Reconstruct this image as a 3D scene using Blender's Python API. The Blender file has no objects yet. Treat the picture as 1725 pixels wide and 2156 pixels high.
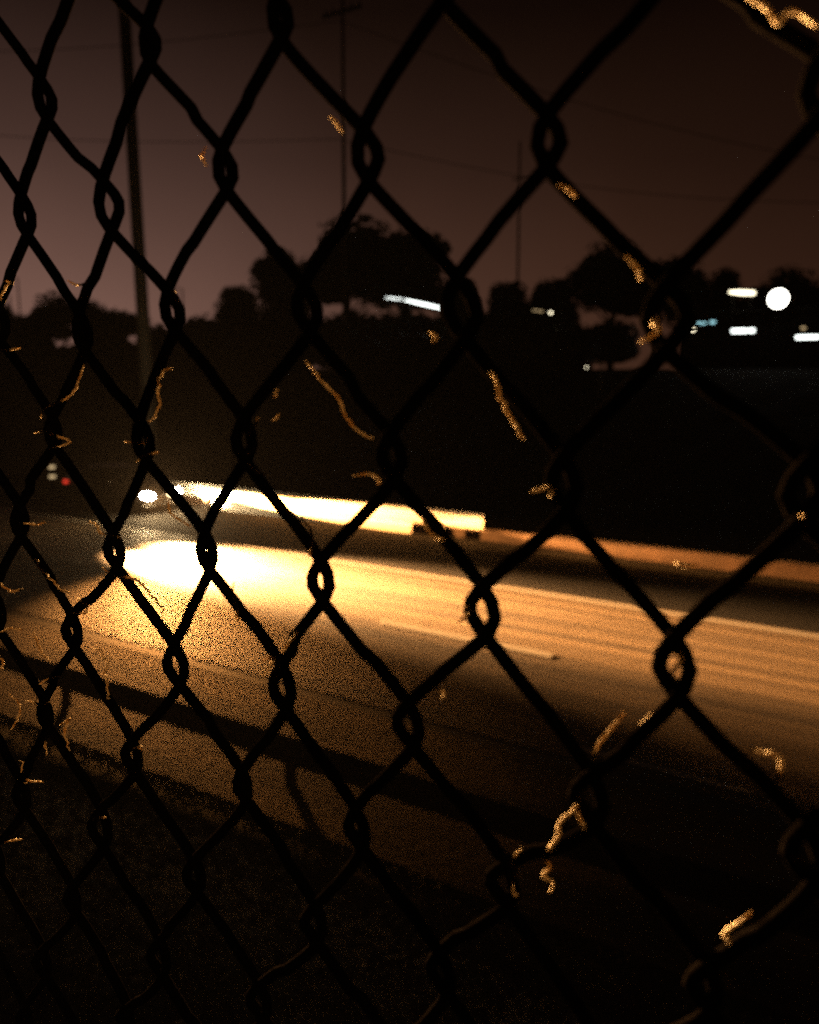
import bpy, math, random
import numpy as np
from mathutils import Vector, Matrix, Quaternion
random.seed(7); rng = np.random.default_rng(7)
S = bpy.context.scene; COL = S.collection; R = math.radians

# ------------------------------------------------------------------ camera
CAM_H = 4.2
def cam_axes(yaw=30, pitch=-9.2, roll=1.0):
    y, p, r = R(yaw), R(pitch), R(roll)
    f = Vector((-math.sin(y)*math.cos(p), math.cos(y)*math.cos(p), math.sin(p)))
    r0 = f.cross(Vector((0, 0, 1))).normalized(); u0 = r0.cross(f)
    return f, r0*math.cos(r)+u0*math.sin(r), u0*math.cos(r)-r0*math.sin(r)
f, rx, ux = cam_axes()
cam = bpy.data.cameras.new('camera'); co = bpy.data.objects.new('camera', cam); COL.objects.link(co)
co.matrix_world = Matrix(((rx.x, ux.x, -f.x, 0), (rx.y, ux.y, -f.y, 0), (rx.z, ux.z, -f.z, CAM_H), (0, 0, 0, 1)))
cam.sensor_fit = 'HORIZONTAL'; cam.sensor_width = 24.0; cam.lens = 24.0*1568/1725
cam.clip_start = 0.02; cam.clip_end = 2000
cam.dof.use_dof = True; cam.dof.focus_distance = 0.50; cam.dof.aperture_fstop = 4.7; cam.dof.aperture_blades = 7
S.camera = co

# ------------------------------------------------------------------ world: night sky, city glow low in the left
W = bpy.data.worlds.new('World'); S.world = W; W.use_nodes = True
nt = W.node_tree; nt.nodes.clear(); N = nt.nodes.new; L = nt.links.new
out = N('ShaderNodeOutputWorld'); bg = N('ShaderNodeBackground'); bg2 = N('ShaderNodeBackground'); add = N('ShaderNodeAddShader')
sky = N('ShaderNodeTexSky'); sky.sky_type = 'NISHITA'; sky.sun_disc = False; sky.sun_elevation = R(-9); sky.sun_rotation = R(-60)
L(sky.outputs[0], bg.inputs[0]); bg.inputs[1].default_value = 0.1
tc = N('ShaderNodeTexCoord'); dot = N('ShaderNodeVectorMath'); dot.operation = 'DOT_PRODUCT'
g = Vector((-0.86, 0.50, 0.06)).normalized(); dot.inputs[1].default_value = g
L(tc.outputs['Generated'], dot.inputs[0])
ramp = N('ShaderNodeValToRGB'); L(dot.outputs['Value'], ramp.inputs[0])
def fill(r, stops):
    e0, e1 = r.color_ramp.elements[0], r.color_ramp.elements[1]
    e0.position, e0.color = stops[0][0], stops[0][1]; e1.position, e1.color = stops[-1][0], stops[-1][1]
    for p_, c_ in stops[1:-1]: e = r.color_ramp.elements.new(p_); e.color = c_
fill(ramp, [(0, (.004, .0018, .001, 1)), (.5, (.024, .0092, .0052, 1)), (.70, (.034, .0138, .0080, 1)), (.87, (.054, .024, .016, 1)), (1, (.125, .064, .050, 1))])
sep = N('ShaderNodeSeparateXYZ'); L(tc.outputs['Generated'], sep.inputs[0]); ramp2 = N('ShaderNodeValToRGB'); L(sep.outputs['Z'], ramp2.inputs[0])
fill(ramp2, [(0, (1.4, 1.42, 1.4, 1)), (.1, (1.28, 1.30, 1.28, 1)), (.27, (.52, .52, .52, 1)), (.42, (.12, .115, .115, 1)), (1, (.08, .08, .08, 1))])
vm = N('ShaderNodeVectorMath'); vm.operation = 'MULTIPLY'; L(ramp.outputs[0], vm.inputs[0]); L(ramp2.outputs[0], vm.inputs[1])
nz = N('ShaderNodeTexNoise'); nz.inputs['Scale'].default_value = 3.0; nz.inputs['Detail'].default_value = 4
L(tc.outputs['Generated'], nz.inputs['Vector'])
mr = N('ShaderNodeMapRange'); mr.inputs[3].default_value = .75; mr.inputs[4].default_value = 1.25; L(nz.outputs[0], mr.inputs[0])
mul = N('ShaderNodeVectorMath'); mul.operation = 'SCALE'; L(vm.outputs[0], mul.inputs[0]); L(mr.outputs[0], mul.inputs['Scale'])
L(mul.outputs[0], bg2.inputs[0]); bg2.inputs[1].default_value = 1.0
L(bg.outputs[0], add.inputs[0]); L(bg2.outputs[0], add.inputs[1]); L(add.outputs[0], out.inputs[0])

S.view_settings.view_transform = 'Standard'; S.view_settings.look = 'None'
S.view_settings.exposure = 0; S.view_settings.gamma = 1
S.render.engine = 'CYCLES'
S.cycles.use_denoising = False; S.cycles.use_light_tree = True
S.cycles.max_bounces = 6; S.cycles.diffuse_bounces = 2; S.cycles.glossy_bounces = 2; S.cycles.volume_bounces = 0
S.cycles.sample_clamp_indirect = 0.6

# ------------------------------------------------------------------ materials
def mat(name, col, rough=.7, metal=0., var=.25, scale=6., bump=0., bscale=40., spec=.5, stretch=None, col2=None, emit=None, estr=0.):
    m = bpy.data.materials.new(name); m.use_nodes = True; t = m.node_tree; b = t.nodes['Principled BSDF']
    b.inputs['Roughness'].default_value = rough; b.inputs['Metallic'].default_value = metal
    b.inputs['Specular IOR Level'].default_value = spec
    if emit:
        b.inputs['Base Color'].default_value = (*col, 1)
        b.inputs['Emission Color'].default_value = (*emit, 1); b.inputs['Emission Strength'].default_value = estr
        return m
    tcn = t.nodes.new('ShaderNodeTexCoord'); mp = t.nodes.new('ShaderNodeMapping'); t.links.new(tcn.outputs['Object'], mp.inputs[0])
    if stretch: mp.inputs['Scale'].default_value = stretch
    n = t.nodes.new('ShaderNodeTexNoise'); n.inputs['Scale'].default_value = scale; n.inputs['Detail'].default_value = 6
    t.links.new(mp.outputs[0], n.inputs['Vector'])
    c2 = col2 or tuple(c*(1-var) for c in col)
    r = t.nodes.new('ShaderNodeValToRGB'); r.color_ramp.elements[0].position = .35; r.color_ramp.elements[1].position = .68
    r.color_ramp.elements[0].color = (*c2, 1); r.color_ramp.elements[1].color = (*col, 1)
    t.links.new(n.outputs[0], r.inputs[0]); t.links.new(r.outputs[0], b.inputs['Base Color'])
    if bump:
        n2 = t.nodes.new('ShaderNodeTexNoise'); n2.inputs['Scale'].default_value = bscale; n2.inputs['Detail'].default_value = 5
        t.links.new(mp.outputs[0], n2.inputs['Vector'])
        bp = t.nodes.new('ShaderNodeBump'); bp.inputs['Strength'].default_value = bump; bp.inputs['Distance'].default_value = .02
        t.links.new(n2.outputs[0], bp.inputs['Height']); t.links.new(bp.outputs[0], b.inputs['Normal'])
    return m
M = {}
M['soil'] = mat('soil', (.010, .007, .005), .95, spec=.1, var=.5, scale=3, bump=.6, bscale=9)
M['leaf_litter'] = mat('leaf_litter', (.075, .05, .03), .85, spec=.2, var=.6, scale=8)
M['pool_lane'] = mat('pool_lane', (.42, .30, .18), .62, scale=1.6, bump=.35, bscale=26, stretch=(.05, 2.2, 1), col2=(.10, .07, .042))  # paler tone put in here so the light pool reads as a band
M['pool_edge_lane'] = mat('pool_edge_lane', (.19, .14, .09), .7, spec=.3, scale=1.3, bump=.35, bscale=26, stretch=(.06, 2.2, 1), col2=(.045, .032, .02))  # darker tone put in so the light pool ends at this lane
M['unlit_lane'] = mat('unlit_lane', (.018, .017, .016), .9, spec=.15, var=.4, scale=2, bump=.4, bscale=60, stretch=(.2, 1, 1))  # dark colour stands in for the unlit strip of road
M['shoulder'] = mat('shoulder', (.30, .215, .125), .85, spec=.2, scale=.8, bump=.5, bscale=14, stretch=(.4, 1.9, 1), col2=(.012, .008, .005))
M['tar'] = mat('tar', (.012, .011, .011), .7)
M['paint'] = mat('paint', (.85, .78, .66), .6, var=.2, scale=14)
M['kerb'] = mat('kerb', (.085, .052, .036), .85, var=.35, scale=2, bump=.4, bscale=20)
M['streak_white'] = mat('streak_white', (.82, .81, .78), .5, var=.12, scale=3)  # white for the added rail that forms the headlight streak
M['rail_rusty'] = mat('rail_rusty', (.10, .08, .065), .6, metal=.3, var=.5, scale=5)
M['post_steel'] = mat('post_steel', (.25, .24, .23), .6, metal=.4); M['mast_steel'] = mat('mast_steel', (.02, .018, .016), .8)
M['wire'] = mat('wire', (.0015, .0012, .001), .9, spec=0., var=.5, scale=160)
def glint_mat():
    m = bpy.data.materials.new('glint_fibre'); m.use_nodes = True; t = m.node_tree; t.nodes.clear()
    o = t.nodes.new('ShaderNodeOutputMaterial'); d = t.nodes.new('ShaderNodeBsdfDiffuse'); tr = t.nodes.new('ShaderNodeBsdfTranslucent'); x = t.nodes.new('ShaderNodeMixShader')
    tcn = t.nodes.new('ShaderNodeTexCoord'); n = t.nodes.new('ShaderNodeTexNoise'); n.inputs['Scale'].default_value = 240; r = t.nodes.new('ShaderNodeValToRGB')
    r.color_ramp.elements[0].position = .42; r.color_ramp.elements[0].color = (.22, .15, .07, 1); r.color_ramp.elements[1].position = .58; r.color_ramp.elements[1].color = (.95, .80, .55, 1)
    t.links.new(tcn.outputs['Object'], n.inputs['Vector']); t.links.new(n.outputs[0], r.inputs[0])
    for b in (d, tr): t.links.new(r.outputs[0], b.inputs['Color'])
    x.inputs[0].default_value = .65; t.links.new(d.outputs[0], x.inputs[1]); t.links.new(tr.outputs[0], x.inputs[2]); t.links.new(x.outputs[0], o.inputs[0]); return m
M['glint_fibre'] = glint_mat()
M['car_paint'] = mat('car_paint', (.012, .011, .012), .25, metal=.2)
M['glass'] = mat('glass', (.01, .01, .012), .08)
M['rubber'] = mat('rubber', (.015, .015, .015), .85)
M['alloy'] = mat('alloy', (.4, .4, .4), .35, metal=.9)
M['black_plastic'] = mat('black_plastic', (.02, .02, .02), .6)
M['foliage'] = mat('foliage', (.020, .024, .010), .8, var=.6, scale=.8)
M['bark'] = mat('bark', (.05, .038, .028), .9, bump=.6, bscale=8, stretch=(1, 1, .2))
M['wood_pole'] = mat('wood_pole', (.045, .034, .026), .9, stretch=(1, 1, .1))
M['facade'] = mat('facade', (.014, .012, .011), .9)
M['roof'] = mat('roof', (.03, .028, .026), .9)
M['cable'] = mat('cable', (.01, .01, .01), .7)
def em(name, c, s):
    M[name] = mat(name, (.8, .8, .8), .4, emit=c, estr=s)
    if name not in ('headlamp', 'flood_white'): M[name].cycles.emission_sampling = 'NONE'
em('headlamp', (1, .68, .33), 350); em('tail_red', (1, .05, .025), 1.2); em('cool_white', (.93, 1, .95), 4)
em('flood_white', (1, .96, .84), 9); em('warm_white', (1, .88, .60), 4); em('sodium', (1, .45, .13), 5); em('dim_cool', (.45, .9, 1.0), 1.6)
em('dim_warm', (1, .7, .35), .8); em('amber', (1, .50, .16), 1.0)

# ------------------------------------------------------------------ mesh helpers
class MB:
    def __init__(s): s.v = []; s.f = []
    def quad(s, a, b, c, d):
        i = len(s.v); s.v += [a, b, c, d]; s.f.append((i, i+1, i+2, i+3)); return s
    def box(s, lo, hi):
        (x0, y0, z0), (x1, y1, z1) = lo, hi; i = len(s.v)
        s.v += [(x0,y0,z0),(x1,y0,z0),(x1,y1,z0),(x0,y1,z0),(x0,y0,z1),(x1,y0,z1),(x1,y1,z1),(x0,y1,z1)]
        s.f += [tuple(i+k for k in q) for q in ((0,3,2,1),(4,5,6,7),(0,1,5,4),(1,2,6,5),(2,3,7,6),(3,0,4,7))]; return s
    def tube(s, pts, rad, n=8, cap=True):
        pts = [Vector(p) for p in pts]; m = len(pts)
        rads = rad if hasattr(rad, '__len__') else [rad]*m
        i0 = len(s.v); ref = None
        for k, p in enumerate(pts):
            t = (pts[min(k+1, m-1)]-pts[max(k-1, 0)]).normalized()
            if ref is None:
                ref = t.cross(Vector((0, 0, 1))) if abs(t.z) < .9 else t.cross(Vector((1, 0, 0)))
            ref = (ref - t*ref.dot(t)).normalized(); b = t.cross(ref)
            for j in range(n):
                a = 2*math.pi*j/n; s.v.append(tuple(p + (ref*math.cos(a)+b*math.sin(a))*rads[k]))
        for k in range(m-1):
            for j in range(n):
                a = i0+k*n+j; b = i0+k*n+(j+1) % n; s.f.append((a, b, b+n, a+n))
        if cap:
            s.f.append(tuple(i0+j for j in range(n))[::-1]); s.f.append(tuple(i0+(m-1)*n+j for j in range(n)))
        return s
    def prism(s, prof, x0, x1):          # closed (y,z) profile extruded along x
        n = len(prof); i = len(s.v)
        s.v += [(x0, y, z) for y, z in prof]+[(x1, y, z) for y, z in prof]
        s.f += [(i+k, i+(k+1) % n, i+n+(k+1) % n, i+n+k) for k in range(n)]
        s.f += [tuple(i+k for k in range(n))[::-1], tuple(i+n+k for k in range(n))]; return s
    def disc_y(s, c, r, n=20, y=0.0, r0=0.0):
        return s
    def build(s, name, m, parent=None, loc=None, smooth=False):
        me = bpy.data.meshes.new(name); me.from_pydata([tuple(v) for v in s.v], [], s.f)
        if smooth: me.polygons.foreach_set('use_smooth', [True]*len(me.polygons))
        me.materials.append(m if not isinstance(m, str) else M[m]); me.update()
        return link(name, me, parent, loc)
def link(name, me, parent=None, loc=None):
    o = bpy.data.objects.new(name, me); COL.objects.link(o)
    if parent: o.parent = parent
    if loc: o.location = loc
    return o
def tag(o, label=None, cat=None, group=None, kind=None):
    for k, v in (('label', label), ('category', cat), ('group', group), ('kind', kind)):
        if v: o[k] = v
    return o
def empty(name, loc, rz=0.): 
    o = bpy.data.objects.new(name, None); COL.objects.link(o); o.location = loc; o.rotation_euler.z = rz; o.empty_display_size = .2; return o
def copy_tree(o, parent=None):
    c = o.copy(); COL.objects.link(c); c.parent = parent
    for ch in list(o.children): copy_tree(ch, c)
    return c
def bevel(o, w, seg=2):
    md = o.modifiers.new('b', 'BEVEL'); md.width = w; md.segments = seg; md.limit_method = 'ANGLE'; return o
def leaf_mesh(name, c, nrm, size, m):     # many small folded leaves, numpy arrays
    n = len(c); a = np.cross(nrm, rng.normal(size=(n, 3))); a /= np.linalg.norm(a, axis=1)[:, None]; b = np.cross(nrm, a)
    sz = size[:, None]; b = b*.55
    v = np.stack([c-a*sz, c+b*sz, c+a*sz, c-b*sz], 1).reshape(-1, 3)
    me = bpy.data.meshes.new(name); me.vertices.add(4*n); me.vertices.foreach_set('co', v.ravel())
    me.loops.add(4*n); me.loops.foreach_set('vertex_index', np.arange(4*n, dtype=np.int32))
    me.polygons.add(n); me.polygons.foreach_set('loop_start', np.arange(0, 4*n, 4, dtype=np.int32))
    me.materials.append(M[m]); me.update(calc_edges=True); me.validate(); return me

# ------------------------------------------------------------------ ground, road
def gz(x, y):
    h = 0.13*math.sin(x*.9+y*1.3)+.08*math.sin(x*2.3-y*.7+1)
    if y < .9: return 2.62+.02*h
    if y < 5.05:
        t = (y-.9)/4.15; return 2.62*(1-(.30*t+.70*(t*t*(3-2*t))))+h*.8*math.sin(math.pi*t)
    if y < 19.7: return -.012
    if y < 22: return .02+(y-19.7)*.02
    if y < 62: t = (y-22)/40; return .07+6.2*t*t*(3-2*t)+h*1.5*math.sin(math.pi*t)
    return 6.27+.004*(y-62)
ys = [-900, -200, -40, -8, -2, 0, .5, .9]+[.9+.2*k for k in range(1, 21)]+[5.05, 5.3, 6, 10, 15, 19.68, 19.72, 22]+[22+2*k for k in range(1, 21)]+[80, 120, 300, 1200]
xs = [-1500, -400, -160]+[-120+4*k for k in range(22)]+[-32+.6*k for k in range(70)]+[10+5*k for k in range(8)]+[60, 120, 400, 1500]
mb = MB(); mb.v = [(x, y, gz(x, y)) for y in ys for x in xs]; nx = len(xs)
mb.f = [(j*nx+i, j*nx+i+1, (j+1)*nx+i+1, (j+1)*nx+i) for j in range(len(ys)-1) for i in range(nx-1)]
tag(mb.build('ground', 'soil', smooth=True), 'dark sloping earth bank and far ground', kind='structure')
def sheet(name, y0, y1, z, m, x0=-300, x1=120):
    return MB().quad((x0, y0, z), (x1, y0, z), (x1, y1, z), (x0, y1, z)).build(name, m)
tag(sheet('road_shoulder', 5.25, 7.78, 0.0, 'shoulder'), 'rough lit road shoulder beyond the near guard rail', kind='structure')
tag(sheet('gutter', 7.78, 8.02, -.004, 'tar'), 'thin dark joint along the road edge', kind='structure')
tag(sheet('road', 8.02, 11.22, 0.0, 'pool_edge_lane'), 'worn nearer lane, coloured darker to bound the headlight pool', kind='structure')
tag(sheet('pool_lane', 11.22, 14.95, 0.0, 'pool_lane'), 'concrete lane coloured paler to shape the bright pool of light', kind='structure')
tag(sheet('far_lane', 14.95, 19.31, 0.002, 'unlit_lane'), 'far lane beside the kerb, coloured dark as if unlit', kind='structure')
# painted markings
tag(sheet('edge_line', 14.66, 14.84, .006, 'paint'), 'long pale line beside the far lane', 'road marking', kind='structure')
for k in range(-9, 5):
    x0 = -7.05+k*9.0
    tag(sheet('lane_dash', 11.10, 11.30, .006, 'paint', x0, x0+3.3), kind='structure')
for k, (x0, x1) in enumerate([(-2.4, -.5)]):
    tag(sheet('faded_line', 8.26, 8.34, .006, 'paint', x0, x1), kind='structure')
# low kerb wall
k = MB().prism([(19.31, -.02), (19.31, .31), (19.35, .35), (19.62, .35), (19.62, -.02)], -300, 120).build('kerb_wall', 'kerb')
tag(k, 'long low concrete kerb wall along the far road edge', 'kerb wall')

# ------------------------------------------------------------------ guard rails
def wbeam(y, zc, h, t=.004, d=.08):
    front = [(y, zc-h/2), (y-d*.2, zc-h*.45), (y-d, zc-h*.30), (y-d, zc-h*.18), (y-d*.15, zc-h*.05), (y-d*.15, zc+h*.05),
             (y-d, zc+h*.18), (y-d, zc+h*.30), (y-d*.2, zc+h*.45), (y, zc+h/2)]
    return front+[(yy+t, zz) for yy, zz in front[::-1]]
gr = tag(empty('guard_rail', (0, 19.05, 0)), 'added white rail on the far kerb standing in for the headlight streak', 'guard rail')  # rail added to catch the beams and stand in for the headlight streak
MB().prism(wbeam(0, .58, .44, d=.10), -23.5, -8.56).build('rail_beam', 'streak_white', gr)
for x in np.arange(-23.2, -8.6, 1.9):
    MB().box((x-.05, .012, 0), (x+.05, .10, .74)).build('post', 'post_steel', gr)
MB().prism([(-.07, .004), (-.05, .30), (.0, .335), (.03, .30), (.03, .004)], -19.0, -10.9).build('streak_lower_rail', 'streak_white', gr)  # added lower rail, forms the lower band of the streak
ng = tag(empty('guard_rail', (0, 5.9, 0)), 'weathered dark guard rail on the near road edge, seen from behind', 'guard rail')
MB().prism(wbeam(0, .34, .33, d=-.08), -40, 14).build('rail_beam', 'rail_rusty', ng)
for x in np.arange(-39, 14, 3.8):
    MB().box((x-.05, -.09, -.02), (x+.05, -.012, .50)).build('post', 'rail_rusty', ng)

# ------------------------------------------------------------------ chain link fence
fence = tag(empty('chain_link_fence', (0, .25, 2.6)), 'dark chain link fence right before the camera, diamond mesh receding to the left', 'fence')
CW, HH = .03625, .056                     # half diamond width, half diamond height
def warp(s, z):                           # a slack, dented mesh
    return (s-.11*z+.0035*math.sin(9*z+5*s)+.003*math.sin(31*s+17*z), .004*math.sin(13*s+8*z), z+.003*math.sin(23*s+4*z)+.002*math.sin(47*s+1))
OV = .0046
def strand(k):
    s0, s1 = -.045-CW*(k+1), -.045-CW*k; cx = (s0+s1)/2; amp = CW/2+OV
    zph = (-.084 if k % 2 == 0 else .084)  # height of a turn at the right hand column
    mb = MB(); pts = []; r = random.Random(k)
    n0, n1 = -14, 11; PER = 22
    jit = {}
    for i in range(n0*PER, n1*PER+1):
        t = i/PER; ph = 2*math.pi*t
        q = round(t*2); j = jit.setdefault(q, (r.gauss(0, .0011), r.gauss(0, .0011)))
        w = math.cos(ph); tri = math.asin(.93*w)/math.asin(.93)
        x = cx+amp*tri+j[0]; y = .0031*math.sin(ph); z = zph+2*HH*t+j[1]
        y = .0036*math.tanh(2.0*math.sin(ph))
        x, dy, z = warp(x, z)
        pts.append((x, y+dy, CAM_H-2.6+z))
    mb.tube(pts, .0027, 8); return mb.build('wire_strand', 'wire', fence, smooth=True)
for kk in range(-28, 46): strand(kk)
# added pale threads standing in for wire glints, glowing when lit from behind (fence plane coordinates)
SCR = [
[(-.327,.0102),(-.3325,.0004),(-.3425,-.0068),(-.3563,-.0107),(-.3637,-.0171)],
[(-.2661,.0086),(-.2714,.0064),(-.2758,-.0011),(-.2737,-.0076),(-.2771,-.0132),(-.2821,-.0166)],
[(-.2149,-.0122),(-.2168,-.0153),(-.2199,-.0195)],
[(-.1895,.0113),(-.1836,.0057),(-.1789,.0011),(-.1731,-.0034),(-.1696,-.0108),(-.1629,-.0161),(-.1567,-.0185)],
[(-.1079,.0069),(-.1064,.0044),(-.1043,-.0012),(-.1018,-.0061),(-.0986,-.0109),(-.0949,-.0157)],
[(-.3768,-.0938),(-.373,-.0987),(-.3632,-.1039),(-.3554,-.1081),(-.3475,-.109)],
[(-.3214,-.0917),(-.3107,-.0944),(-.2949,-.0941),(-.2867,-.0989),(-.2771,-.1058),(-.2772,-.1094)],
[(-.3304,-.1366),(-.3247,-.1368),(-.3215,-.1439),(-.3222,-.1545),(-.3201,-.162)],
[(-.4106,-.1805),(-.4017,-.1837),(-.4016,-.191),(-.4108,-.2023)],
[(-.3626,-.1872),(-.3538,-.1814),(-.3595,-.1892),(-.3584,-.196),(-.3555,-.2009)],
[(-.3834,-.1371),(-.3795,-.1419),(-.3757,-.1467),(-.3686,-.1522)],
[(-.2304,-.086),(-.2306,-.0948),(-.2285,-.1023),(-.2266,-.1064)],
[(-.0543,-.1049),(-.0579,-.1109),(-.0628,-.1191),(-.0645,-.1249)],
[(-.0454,-.1032),(-.0514,-.1127),(-.0519,-.1179),(-.0577,-.1274)],
[(-.0678,-.1329),(-.0668,-.1362),(-.0699,-.1454),(-.0751,-.1526),(-.0757,-.1584),(-.0798,-.1674),(-.0778,-.1715),(-.0803,-.1753),(-.0765,-.1777),(-.0776,-.1816)],
[(-.0694,-.1434),(-.0687,-.1477),(-.0651,-.153)],
[(-.0891,-.1677),(-.0935,-.1752),(-.0906,-.1771),(-.0922,-.1836),(-.0901,-.1878)],
[(-.0106,-.1627),(-.015,-.1691),(-.0182,-.1743),(-.0152,-.176),(-.0143,-.1782),(-.0173,-.1857),(-.0146,-.1924)],
[(-.0023,-.1401),(.0017,-.141),(.0062,-.141)],
[(-.0473,-.0818),(-.039,-.0822),(-.0391,-.0858),(-.0407,-.0894),(-.0369,-.0918)],
[(-.0164,-.1092),(-.0084,-.1086),(-.0068,-.112),(-.0076,-.1178)],
[(-.0344,.1091),(-.03,.1064),(-.026,.1013),(-.0233,.1037),(-.0159,.098)],
[(-.0864,.0663),(-.0839,.0649),(-.0806,.0621)],
[(-.0636,.0427),(-.0597,.0382),(-.0588,.0353)],
[(-.0502,.0242),(-.0543,.0222),(-.052,.02),(-.0576,.0165)],
[(-.1146,-.0782),(-.1112,-.0753),(-.1136,-.0808),(-.1183,-.0853)],
[(-.1999,-.0506),(-.1961,-.0533),(-.1899,-.0546),(-.1862,-.0603),(-.1875,-.0665),(-.1887,-.0686)],
[(-.2712,-.0528),(-.2668,-.0592),(-.2562,-.0637)],
[(-.2992,-.0264),(-.2859,-.0262),(-.2841,-.0234)],
[(-.3698,-.0253),(-.3575,-.023),(-.3557,-.0254),(-.3406,-.0284),(-.3584,-.0329)],
[(-.4119,-.1124),(-.401,-.1163),(-.3896,-.1132),(-.4033,-.1167)],
[(-.3418,-.1112),(-.3343,-.1139),(-.3366,-.1182),(-.3485,-.1201)],
[(-.1661,-.0334),(-.1583,-.0321),(-.1539,-.034),(-.1549,-.036)],
[(-.3854,-.0749),(-.3748,-.0751),(-.3651,-.0723)],
[(-.0915,-.0336),(-.0839,-.0313),(-.0845,-.0346)],
[(-.2143,-.1196),(-.2074,-.1171),(-.2144,-.1275)],
[(-.2412,.0991),(-.2433,.0957),(-.2412,.0917)],
[(-.1257,-.1132),(-.1229,-.1146),(-.1245,-.1168)],
[(-0.3963,0.0186),(-0.3879,0.0178),(-0.3773,0.0191)],
[(-0.3871,0.0538),(-0.3832,0.0519),(-0.3895,0.0479),(-0.3920,0.0439)],
[(-0.3923,-0.1800),(-0.3811,-0.1795),(-0.3722,-0.1762)],
[(-0.3060,-0.1880),(-0.3003,-0.1839),(-0.2968,-0.1850)],
[(-0.4245,-0.2800),(-0.4167,-0.2761),(-0.4067,-0.2720)],
[(-0.4034,-0.2199),(-0.3999,-0.2310),(-0.3815,-0.2274)],
[(-0.3401,-0.2376),(-0.3339,-0.2342),(-0.3279,-0.2328)],
[(-0.2274,-0.0266),(-0.2206,-0.0277),(-0.2165,-0.0254)],
[(-0.2207,-0.0318),(-0.2167,-0.0346),(-0.2101,-0.0362)],
[(-0.2914,-0.0355),(-0.2846,-0.0319),(-0.2754,-0.0301)],
[(-0.2041,-0.0002),(-0.2057,-0.0031)],
[(-0.3289,-0.0685),(-0.3234,-0.0697),(-0.3200,-0.0735),(-0.3058,-0.0741)],
[(-0.3799,-0.1672),(-0.3708,-0.1619),(-0.3609,-0.1586)],
[(-0.0083,-0.0337),(-0.0069,-0.0350),(-0.0078,-0.0365)],
[(-0.1332,0.0212),(-0.1302,0.0198),(-0.1317,0.0178)],
[(-0.1766,0.1006),(-0.1740,0.0979),(-0.1718,0.0946)],
[(-0.2025,-0.1133),(-0.1980,-0.1066),(-0.1927,-0.1014)],
[(-0.4132,-0.1425),(-0.4035,-0.1384),(-0.3922,-0.1375)],
[(-0.4174,-0.1578),(-0.4140,-0.1615),(-0.4175,-0.1666)],
[(-0.1450,0.1186),(-0.1425,0.1194),(-0.1418,0.1210)],
[(-0.2071,-0.0130),(-0.2033,-0.0103)],
[(-0.0429,0.0195),(-0.0402,0.0204)],
[(-0.2648,0.0469),(-0.2628,0.0397),(-0.2594,0.0365)],
[(-0.3373,0.0510),(-0.3285,0.0483),(-0.3214,0.0488)],
[(-0.4072,-0.2331),(-0.3979,-0.2334)],
[(-0.3789,-0.2014),(-0.3776,-0.2098)],
[(-0.0419,-0.0523),(-0.0397,-0.0528),(-0.0354,-0.0526)],
[(-0.0819,-0.0210),(-0.0794,-0.0202),(-0.0766,-0.0207)],
[(-0.1242,-0.0550),(-0.1314,-0.0522),(-0.1345,-0.0471)]]
for pl in SCR:
    mb = MB(); P = [Vector((x, -.0075, CAM_H-2.6+z)) for x, z in pl]; pts = []
    for a in range(len(P)-1):
        p0, p1, p2, p3 = P[max(a-1, 0)], P[a], P[a+1], P[min(a+2, len(P)-1)]
        for u in range(5):
            t = u/5; q = .5*((2*p1)+(p2-p0)*t+(2*p0-5*p1+4*p2-p3)*t*t+(3*p1-p0-3*p2+p3)*t**3)
            pts.append(q+Vector((0, random.gauss(0, .0006), 0)))
    pts.append(P[-1]); n = len(pts)
    rad = [(.0005 if P[0].x < -.12 else .00062)*(.55+.6*math.sin(math.pi*(i+.5)/n))*(.8+.4*random.random()) for i in range(n)]
    mb.tube(pts, rad, 6).build('glint_thread', 'glint_fibre', fence, smooth=True)

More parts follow.
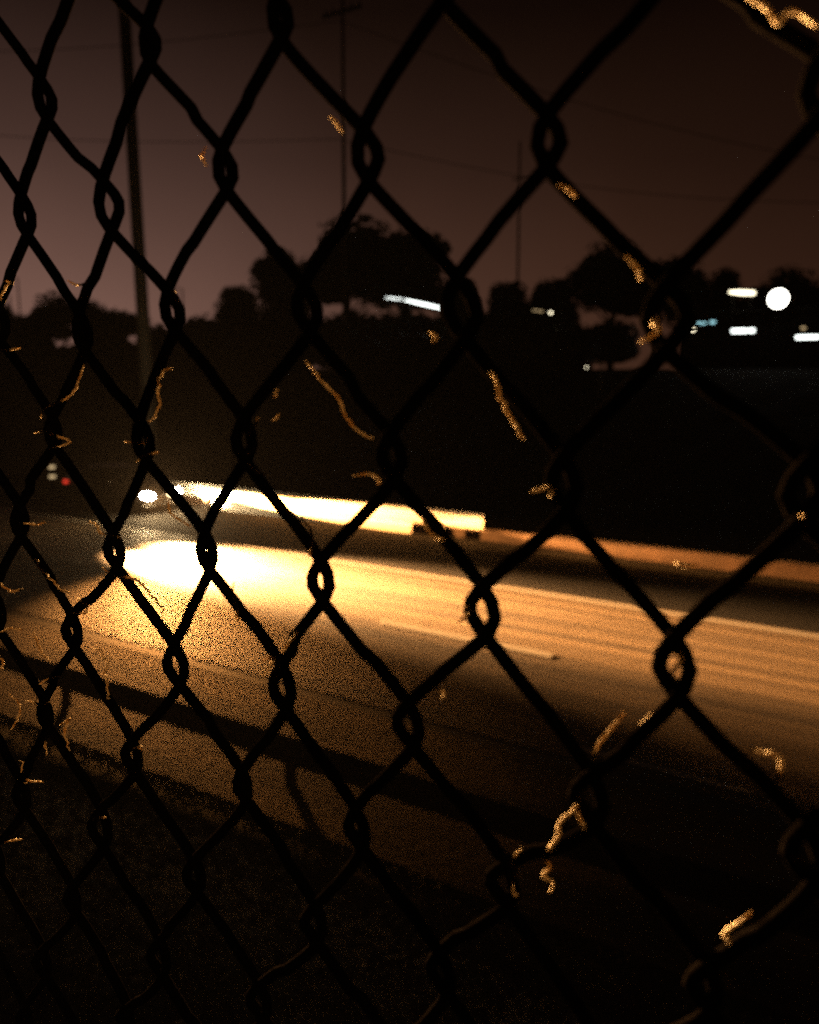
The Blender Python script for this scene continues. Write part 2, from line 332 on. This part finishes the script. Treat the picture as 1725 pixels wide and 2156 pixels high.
# ------------------------------------------------------------------ car with its lamps on
def car(loc):
    c = tag(empty('car', loc), 'dark car with glaring headlights driving along the far lane', 'car')
    # stations: x, z bottom, belt z, half width at belt, roof z, half width at roof
    ST = [(0, .28, .62, .66, .66, .56), (-.12, .22, .70, .80, .74, .66), (-.55, .20, .80, .87, .86, .72), (-1.15, .20, .88, .90, .96, .76),
          (-1.30, .20, .90, .90, 1.02, .74), (-1.95, .20, .93, .90, 1.40, .60), (-2.5, .20, .94, .90, 1.46, .60), (-3.2, .20, .95, .89, 1.42, .58),
          (-3.75, .22, .97, .87, 1.22, .60), (-4.05, .26, .95, .83, 1.02, .62), (-4.2, .34, .86, .76, .92, .58)]
    ring = []
    for x, zb, zt, w, zr, wr in ST:
        zm = (zb+zt)/2
        half = [(.0, zb), (w*.86, zb), (w*.99, zb+.10), (w*1.01, zm), (w*.97, zt), (wr, zr-.05), (wr*.82, zr), (0, zr+.015)]
        ring.append([(x, y, z) for y, z in half]+[(x, -y, z) for y, z in half[-2:0:-1]])
    n = len(ring[0]); mb = MB(); mb.v = [p for r_ in ring for p in r_]
    for a in range(len(ring)-1):
        for j in range(n): mb.f.append((a*n+j, a*n+(j+1) % n, (a+1)*n+(j+1) % n, (a+1)*n+j))
    mb.f.append(tuple(range(n))[::-1]); mb.f.append(tuple((len(ring)-1)*n+j for j in range(n)))
    body = mb.build('body', 'car_paint', c, smooth=True)
    def P(a, j, off=.006):                # point on the loft pushed outwards
        x, y, z = ring[a][j]; s_ = 1 if y > 0 else -1
        return (x, y+s_*off, z+off*.5)
    for s_ in (0, 1):                      # side windows between belt (4) and roof edge (5)
        b, t = (4, 5) if s_ == 0 else (n-4, n-5)
        for a0, a1 in ((4, 6), (6, 8)):
            m_ = MB(); seq = list(range(a0, a1+1))
            def mix(p, q, u): return tuple(p[i]*(1-u)+q[i]*u for i in range(3))
            low = [mix(P(a, b), P(a, t), .10) for a in seq]; hi = [mix(P(a, b), P(a, t), .90) for a in seq]
            for q in range(len(seq)-1): m_.quad(low[q], low[q+1], hi[q+1], hi[q])
            m_.build('side_window', 'glass', c)
    def screen(a0, a1, nm):
        m_ = MB(); A, B = ring[a0], ring[a1]
        up = .012
        m_.quad((A[5][0], A[5][1]*.95, A[5][2]+up+.04), (A[5][0], -A[5][1]*.95, A[5][2]+up+.04), (B[5][0], -B[5][1]*.9, B[5][2]+up+.05), (B[5][0], B[5][1]*.9, B[5][2]+up+.05)); m_.build(nm, 'glass', c)
    screen(4, 5, 'windscreen'); screen(8, 7, 'rear_window')
    MB().box((-.02, -.52, .36), (.035, .52, .52)).build('grille', 'black_plastic', c)
    bevel(MB().box((-.06, -.80, .20), (.07, .80, .33)).build('bumper', 'black_plastic', c), .03)
    bevel(MB().box((-4.24, -.76, .30), (-4.12, .76, .46)).build('bumper', 'black_plastic', c), .03)
    for s_ in (-1, 1):
        hl = MB()                          # headlamp: a swept lens shell at the corner
        pts = [(.03, s_*.44, .60), (.02, s_*.58, .61), (-.03, s_*.70, .63), (-.12, s_*.78, .66)]
        hl.tube(pts, [.07, .11, .11, .06], 10).build('headlight', 'headlamp', c, smooth=True)
        tl = MB().tube([(-4.17, s_*.48, .80), (-4.15, s_*.66, .81), (-4.05, s_*.80, .82), (-3.80, s_*.885, .84)], [.05, .065, .06, .03], 8)
        tl.build('tail_light', 'tail_red', c, smooth=True)
        mi = MB().tube([(-1.42, s_*.90, .99), (-1.44, s_*1.0, 1.02), (-1.44, s_*1.08, 1.02)], [.03, .08, .06], 8); mi.build('wing_mirror', 'car_paint', c, smooth=True)
        MB().tube([(-2.05, s_*.918, .80), (-2.20, s_*.918, .80)], .015, 6).build('door_handle', 'alloy', c)
        for wx in (-.85, -3.35):
            ty = MB(); y0 = s_*.78
            prof = [(.20, -.10), (.29, -.10), (.315, -.07), (.315, .07), (.29, .10), (.20, .10)]; nn = 28
            for q in range(nn):
                an = 2*math.pi*q/nn
                for r_, dy in prof: ty.v.append((wx+r_*math.cos(an), y0+dy, .315+r_*math.sin(an)))
            k_ = len(prof)
            for q in range(nn):
                for j in range(k_): ty.f.append((q*k_+j, q*k_+(j+1) % k_, ((q+1) % nn)*k_+(j+1) % k_, ((q+1) % nn)*k_+j))
            wheel = ty.build('wheel', 'rubber', c, smooth=True)
            rm = MB(); rm.tube([(wx, y0-.04*s_, .315), (wx, y0+.085*s_, .315)], .05, 10)
            for q in range(5):
                an = 2*math.pi*q/5+.3; rm.tube([(wx, y0+.08*s_, .315), (wx+.2*math.cos(an), y0+.075*s_, .315+.2*math.sin(an))], [.035, .028], 6)
            rm.build('rim', 'alloy', wheel)
    return c
CX, CY = -19.75, 17.45
car((CX, CY, .004))
WARM = (1.0, .39, .09)
def spot(name, loc, heading, pitch, power, half_w, half_h, blend=.5, col=WARM, roll=0., rad=.02):
    # an oval beam with a flat cut-off: half angles across and up, heading from the road axis towards the kerb (+) or the fence (-)
    l = bpy.data.lights.new(name, 'SPOT'); l.energy = power; l.spot_size = 2*R(half_w); l.spot_blend = blend; l.color = col; l.shadow_soft_size = rad
    o = bpy.data.objects.new(name, l); COL.objects.link(o); o.location = loc
    d = Vector((math.cos(R(heading))*math.cos(R(pitch)), math.sin(R(heading))*math.cos(R(pitch)), math.sin(R(pitch))))
    o.rotation_euler = (d.to_track_quat('-Z', 'Y') @ Quaternion((0, 0, 1), R(roll))).to_euler(); o.scale = (1, math.tan(R(half_h))/math.tan(R(half_w)), 1); return o
for s_ in (-1, 1):
    p = (CX+.20, CY+s_*.60, .63)
    spot('headlight_high_beam', p, 8.3, -.9, 170000, 4.5, 2.0, .3)         # throws along the kerb and rail
    spot('headlight_kerb_beam', p, 42, -2.6, 60000, 40, 3.6, .3)
    spot('headlight_wide_beam', p, -21, -3.0, 300000, 34, 1.55, 1.0, (1, .48, .16), -6.5)   # dipped pool beside the car
    if s_ > 0:
        spot('headlight_side_beam', p, 62, -12, 18000, 30, 14, .5)
        continue
    spot('headlight_low_beam', p, -13, -2.3, 60000, 13, 2.0, 1.0)         # far reach along the lanes
    spot('headlight_near_beam', p, -37, -3.2, 46000, 19, 1.7, 1.0)
    gd = Vector((-.16, .25, 4.15))-Vector(p)
    spot('thread_glow_spot', p, math.degrees(math.atan2(gd.y, gd.x)), math.degrees(math.asin(gd.z/gd.length)), 1100000, 1.5, 1.5, .5, (1, .53, .20))   # narrow beam added to make the threads glow

# ------------------------------------------------------------------ bank cover: ivy and leaf litter
n = 42000
u = rng.random(n); x = -13+17*rng.random(n); y = .7+4.5*rng.random(n)**.8
z = np.array([gz(a, b) for a, b in zip(x, y)])+np.abs(rng.normal(0, .03, n))+.01
nr = rng.normal(size=(n, 3))*.6+np.array([0, .35, 1.]); nr /= np.linalg.norm(nr, axis=1)[:, None]
lm = leaf_mesh('leaf_litter', np.stack([x, y, z], 1), nr, rng.uniform(.012, .034, n), 'leaf_litter')
tag(link('leaf_litter', lm), 'dead leaves and ivy covering the bank below the fence', 'leaves', kind='stuff')

# ------------------------------------------------------------------ trees and bushes
def crown_points(rx_, rz_, n, seed, lobes=20):
    r = np.random.default_rng(seed); pts = []
    cs = r.normal(size=(lobes, 3)); cs /= np.linalg.norm(cs, axis=1)[:, None]; cs *= r.uniform(.15, .70, (lobes, 1)); rd = r.uniform(.12, .46, lobes)
    idx = r.integers(0, lobes, n); d = r.normal(size=(n, 3)); d /= np.linalg.norm(d, axis=1)[:, None]
    p = cs[idx]+d*(rd[idx]*r.uniform(.3, 1.25, n)**.8)[:, None]
    p[:, 0] *= rx_; p[:, 1] *= rx_; p[:, 2] *= rz_; return p, d
PROT = []
for i, (rx_, rz_) in enumerate([(4.6, 4.2), (4.0, 5.2), (5.2, 3.6), (3.2, 4.6)]):
    n = 7600; p, d = crown_points(rx_, rz_, n, 30+i); p[:, 2] += 8.2
    cm = leaf_mesh('crown', p, d, rng.uniform(.2, .44, n), 'foliage')
    tr = MB().tube([(0, 0, -.4), (.06, .02, 1.5), (-.05, .05, 3.6), (.08, 0, 6.0), (.05, .02, 8.6)], [.34, .26, .22, .17, .08], 9)
    rr = random.Random(i)
    for q in range(7):
        a = q*.95+rr.random(); h = 4.0+q*.55; e = Vector((math.cos(a)*rx_*.6, math.sin(a)*rx_*.6, h+1.6+rr.random()*2))
        tr.tube([(0, 0, h), e*.5+Vector((0, 0, h*.5+.3)), e], [.11, .07, .025], 6)
    tr_o = tr.build('trunk', 'bark'); tm = tr_o.data; bpy.data.objects.remove(tr_o); PROT.append((cm, tm))
def tree(k, x, y, sc, rz, label, sxy=1.0):
    t = tag(empty('tree', (x, y, gz(x, y)), rz), label, 'tree', 'trees beyond the far lane'); t.scale = (sc*sxy*1.35, sc*sxy*1.35, sc*1.06)
    link('crown', PROT[k][0], t); link('trunk', PROT[k][1], t); return t
T = [  # kind, x, y, scale, turn, width
 (0, -45.5, 65.2, 1.12, .3, 1.12, 'tallest round crowned tree left of centre behind the lit strip lamp'),
 (2, -39.7, 67.6, 1.13, 1.7, 1.0, 'broad tree joined to the right flank of the tallest tree'),
 (1, -50.6, 62.0, .90, 2.2, 1.0, 'tree on the left flank of the tallest tree'),
 (3, -54.8, 58.6, .66, .9, 1.3, 'low tree stepping down left of the tall clump'),
 (0, -21.4, 78.0, 1.00, 2.9, .95, 'round tree right of the gap between wires, left of the floodlight'),
 (2, -17.4, 79.9, 1.00, 4.0, .9, 'tree beside the round one, nearer to the floodlight'),
 (3, -25.8, 72.6, .72, 5.0, 1.1, 'small tree left of the round tree'),
 (1, -13.5, 88.0, .86, .5, 1.1, 'tree behind the lit bar left of the floodlight'),
 (0, -8.0, 97.3, .92, 1.1, 1.1, 'tree directly behind the floodlight mast'),
 (2, -2.2, 93.8, .95, 3.3, 1.1, 'rightmost tree behind the far lit windows'),
 (1, -31.4, 75.2, .70, 2.6, 1.2, 'low tree in the dip right of the tall clump'),
 (3, -35.0, 71.0, .74, 3.9, 1.0, 'narrow tree at the right foot of the tall clump'),
 (2, -65.6, 51.5, .62, .2, 1.1, 'flat tree on the left skyline'),
 (0, -70.7, 48.7, .66, 1.4, 1.1, 'wide tree at the far left skyline by the orange lamps'),
 (1, -75.0, 46.7, .62, 2.4, 1.1, 'leftmost tree on the skyline'),
 (2, -59.9, 54.1, .36, 5.2, 1.5, 'lowest tree in the bright gap of the left skyline')]
for k_, x, y, sc, rz, sxy, lb in T: tree(k_, x, y, sc, rz, lb, sxy)
p, d = crown_points(2.3, 1.5, 2600, 77, 8); p[:, 2] += 1.0
bm_ = leaf_mesh('bush', p, d, rng.uniform(.12, .26, 2600), 'foliage')
for i in range(58):
    x = -74+3.2*(i % 23)+random.uniform(-1, 1); y = 46+random.uniform(-3, 3)-.12*abs(x+25)+(6 if x > -30 else 0)+(9 if i > 22 else 0)
    if i > 45: x = -60+3.3*(i-46)+random.uniform(-.6, .6); y = 61.5+random.uniform(-1.5, 1.5)+.14*(x+45)
    if x > -14: continue
    o = link('bush', bm_, None, (x, y, gz(x, y)+.2)); o.rotation_euler.z = random.random()*6; o.scale = [random.uniform(2.4, 2.9), random.uniform(2.4, 2.9), random.uniform(2.5, 2.9)] if i > 45 else [random.uniform(1.7, 2.3), random.uniform(1.7, 2.3), random.uniform(2.0, 2.6) if x < -38 else random.uniform(1.5, 1.9)]
    tag(o, 'dark bush in the black hedge row below the trees', 'bush', 'bushes of the dark hedge row')

# ------------------------------------------------------------------ poles, cables
up = tag(empty('utility_pole', (-27.3, 38.9, gz(-27.3, 38.9))), 'tall thin power pole with a crossarm left of the centre wires', 'utility pole')
zt = 27.5-up.location.z
MB().tube([(0, 0, -.3), (-.1, 0, zt*.5), (-.25, 0, zt)], [.14, .12, .09], 10).build('pole', 'wood_pole', up, smooth=True)
MB().box((-1.5, -.32, zt-1.75), (1.25, -.20, zt-1.57)).build('crossarm', 'wood_pole', up)
for q in (-1.3, -.75, .55, 1.1): MB().tube([(q, -.26, zt-1.56), (q, -.26, zt-1.40), (q, -.26, zt-1.30)], [.03, .06, .03], 8).build('insulator', 'black_plastic', up)
mp_ = tag(empty('mast', (-23.6, 20.4, .03)), 'thick dark mast behind the far kerb at the left', 'mast')
MB().tube([(0, 0, 0), (-.4, 0, 12), (-.7, 0, 22)], [.26, .23, .20], 14).build('pole', 'mast_steel', mp_, smooth=True)
bevel(MB().box((-.5, -.5, 0), (.5, .5, .10)).build('base_plate', 'post_steel', mp_), .02)
up2 = tag(empty('utility_pole', (-31.6, 77.6, 6.3)), 'thin distant pole in the gap right of the tall tree clump', 'utility pole')
MB().tube([(0, 0, -.3), (-.3, 0, 12), (-.6, 0, 24)], [.16, .14, .1], 8).build('pole', 'wood_pole', up2, smooth=True)
MB().box((-1.2, -.06, 20.2), (.3, .06, 20.35)).build('crossarm', 'wood_pole', up2)
for a, b, lb in [((-62, 21, 24.5), (-28.2, 39.6, 25.9), None), ((-28.2, 39.6, 25.9), (4, 57, 17.2), None), ((-62, 20.4, 21.2), (-27.7, 38.8, 19.0), None), ((-27.7, 38.8, 19.0), (2, 54.5, 15.6), None)]:
    a, b = Vector(a), Vector(b); pts = [a.lerp(b, t/14)-Vector((0, 0, 1.1*math.sin(math.pi*t/14))) for t in range(15)]
    i_ = 'upper' if a.z > 21.5 else 'lower'; j_ = 'left' if a.x < -40 else 'right'
    tag(MB().tube(pts, .022, 5).build('power_cable', 'cable'), f'thin {i_} power cable running {j_} from the crossarm pole', 'cable', 'power cables')

# ------------------------------------------------------------------ far lamps and lit buildings
def building(name, x0, x1, y0, y1, ztop, label, wins, roofdrop=0.):
    b = tag(empty(name, ((x0+x1)/2, y0, 6.0)), label, 'building'); w = (x1-x0)/2; d = y1-y0; h = ztop-6.0
    MB().box((-w, 0, -.6), (w, d, h)).build('wall', 'facade', b)
    m_ = MB(); m_.v = [(-w-.3, -.3, h), (w+.3, -.3, h-roofdrop), (w+.3, d+.3, h-roofdrop), (-w-.3, d+.3, h), (-w-.3, -.3, h+.25), (w+.3, -.3, h+.25-roofdrop), (w+.3, d+.3, h+.25-roofdrop), (-w-.3, d+.3, h+.25)]
    m_.f = [(0,3,2,1),(4,5,6,7),(0,1,5,4),(1,2,6,5),(2,3,7,6),(3,0,4,7)]; m_.build('roof', 'roof', b)
    for wx0, wx1, wz0, wz1, m in wins:
        ox = (x0+x1)/2
        fr = MB()
        a0, a1, b0, b1 = wx0-ox, wx1-ox, wz0-6, wz1-6; e = .05
        fr.box((a0-e, -.07, b0-e), (a1+e, -.01, b0)).box((a0-e, -.07, b1), (a1+e, -.01, b1+e)).box((a0-e, -.07, b0), (a0, -.01, b1)).box((a1, -.07, b0), (a1+e, -.01, b1))
        wf = fr.build('window', 'roof', b); MB().box((a0, -.05, b0), (a1, -.02, b1)).build('pane', m, wf)
    return b
building('far_building', -12.6, -2.0, 66.6, 74, 10.9, 'low dark building with small cold lit windows under the floodlight', [
    (-8.6, -6.9, 9.33, 9.62, 'cool_white'), (-3.9, -2.3, 8.75, 9.0, 'cool_white'), (-11.75, -11.45, 9.55, 9.75, 'warm_white'), (-11.4, -10.6, 10.1, 10.2, 'dim_cool'), (-10.3, -9.9, 10.15, 10.3, 'dim_cool'), (-3.6, -3.3, 9.5, 9.65, 'dim_warm')])
def strip_lamp(name, a, b, r, m, label, cat='strip lamp'):
    a, b = Vector(a), Vector(b); c = (a+b)/2; g0 = gz(c.x, c.y)
    t = tag(empty(name, (c.x, c.y, g0)), label, cat); D = Vector((c.x, c.y, g0)); up_ = Vector((0, 0, 1))
    MB().tube([a-D, (a*.5+b*.5)-D, b-D], [r*.55, r*1.1, r*.85], 8).build('tube', m, t, smooth=True)
    A, B = a-D+up_*(r+.06), b-D+up_*(r+.06)
    MB().tube([A, B], .07, 6).build('housing', 'black_plastic', t)
    for q in (.15, .85):
        P_ = A.lerp(B, q)+Vector((0, .12, 0)); MB().tube([(P_.x, P_.y, -.2), P_], .06, 6).build('post', 'mast_steel', t)
    return t
strip_lamp('strip_lamp', (-31.6, 53.35, 11.48), (-28.98, 54.7, 10.86), .085, 'cool_white', 'tilted bright strip lamp in front of the tall tree clump')
strip_lamp('strip_lamp', (-32.95, 52.55, 11.62), (-31.75, 53.25, 11.52), .035, 'cool_white', 'thin dimmer strip lamp left of the tilted bright strip')
strip_lamp('strip_lamp', (-8.95, 66.0, 12.48), (-7.1, 66.4, 12.36), .16, 'warm_white', 'short glowing strip lamp left of the floodlight')
strip_lamp('strip_lamp', (-22.6, 58.3, 10.83), (-21.75, 58.6, 10.72), .03, 'dim_warm', 'faint strip lamp right of the tall tree clump')
def street_lamp(x, y, zl, m, r, label, arm=.9, name='street_lamp'):
    g0 = gz(x, y); t = tag(empty(name, (x, y, g0)), label, 'street lamp', 'far street lamps'); h = zl-g0
    MB().tube([(arm, .1, -.2), (arm, .1, h*.6), (arm, .1, h+.25), (arm*.5, 0, h+.4), (0, 0, h+.25)], [.09, .07, .05, .04, .04], 8).build('pole', 'post_steel', t, smooth=True)
    MB().tube([(0, 0, h+.24), (0, 0, h+.14), (0, 0, h+.02)], [.08, .16, .2], 10).build('lamp_head', 'black_plastic', t)
    MB().tube([(0, 0, h-r), (0, 0, h-r*.4), (0, 0, h+r*.3), (0, 0, h+r*.7)], [r*.35, r*.9, r, r*.7], 10).build('bulb', m, t, smooth=True); return t
street_lamp(-21.3, 59.1, 10.7, 'warm_white', .13, 'tiny white lamp at the right end of the faint strip')
street_lamp(-13.8, 45.0, 5.83, 'warm_white', .05, 'pinpoint lamp low in the dark slope right of centre')
street_lamp(-59.2, 37.5, 12.35, 'sodium', .16, 'upper orange lamp at the left skyline')
street_lamp(-59.6, 37.0, 10.95, 'sodium', .14, 'lower orange lamp at the left edge of the photo')
street_lamp(-49.4, 45.6, 12.0, 'sodium', .07, 'faint orange lamp above the lowest tree of the left skyline')
# floodlight mast
fx, fy, fz = -5.34, 66.18, 11.78
fm = tag(empty('floodlight', (fx, fy-.3, 6.2)), 'blazing white floodlight on a mast above the low building', 'floodlight')
h = fz-6.2
MB().tube([(0, .5, -.4), (0, .5, h+1.0)], [.16, .12], 10).build('mast_pole', 'mast_steel', fm)
MB().box((-1.1, .30, h-.12), (1.1, .42, h+.12)).build('crossbar', 'post_steel', fm)
hs = MB().tube([(0, .30, h), (0, .20, h), (0, .02, h), (0, -.05, h)], [.16, .42, .70, .73], 24).build('lamp_head', 'black_plastic', fm)
MB().tube([(0, -.06, h), (0, -.16, h), (0, -.22, h)], [.70, .60, .2], 24).build('lens', 'flood_white', hs, smooth=True)
# added post standing in for small vehicle light marks behind the car
for x, lb in ((-27.9, 'low added post carrying two small light marks left of the car'),):
    b = tag(empty('standin_post', (x, 18.95, .002)), lb, 'standin_post')
    MB().tube([(0, 0, 0), (0, 0, 1.0), (0, 0, 1.06)], [.10, .10, .06], 12).build('post', 'black_plastic', b, smooth=True)
    MB().tube([(0, 0, .84), (0, 0, .94)], .112, 12).build('light_band', 'dim_warm', b); MB().tube([(0, 0, .45), (0, 0, .55)], .112, 12).build('light_band', 'dim_warm', b)

# ------------------------------------------------------------------ haze
def haze(density):
    m = bpy.data.materials.new('haze'); m.use_nodes = True; t = m.node_tree; t.nodes.clear()
    o = t.nodes.new('ShaderNodeOutputMaterial'); v = t.nodes.new('ShaderNodeVolumePrincipled')
    v.inputs['Color'].default_value = (.85, .82, .78, 1); v.inputs['Density'].default_value = density; v.inputs['Anisotropy'].default_value = .3
    t.links.new(v.outputs[0], o.inputs['Volume'])
    tag(MB().box((-140, -12, -1.2), (60, 130, 34)).build('haze', m), 'thin night haze over the road', 'haze', kind='stuff')
HAZE = .00007
if HAZE: haze(HAZE)
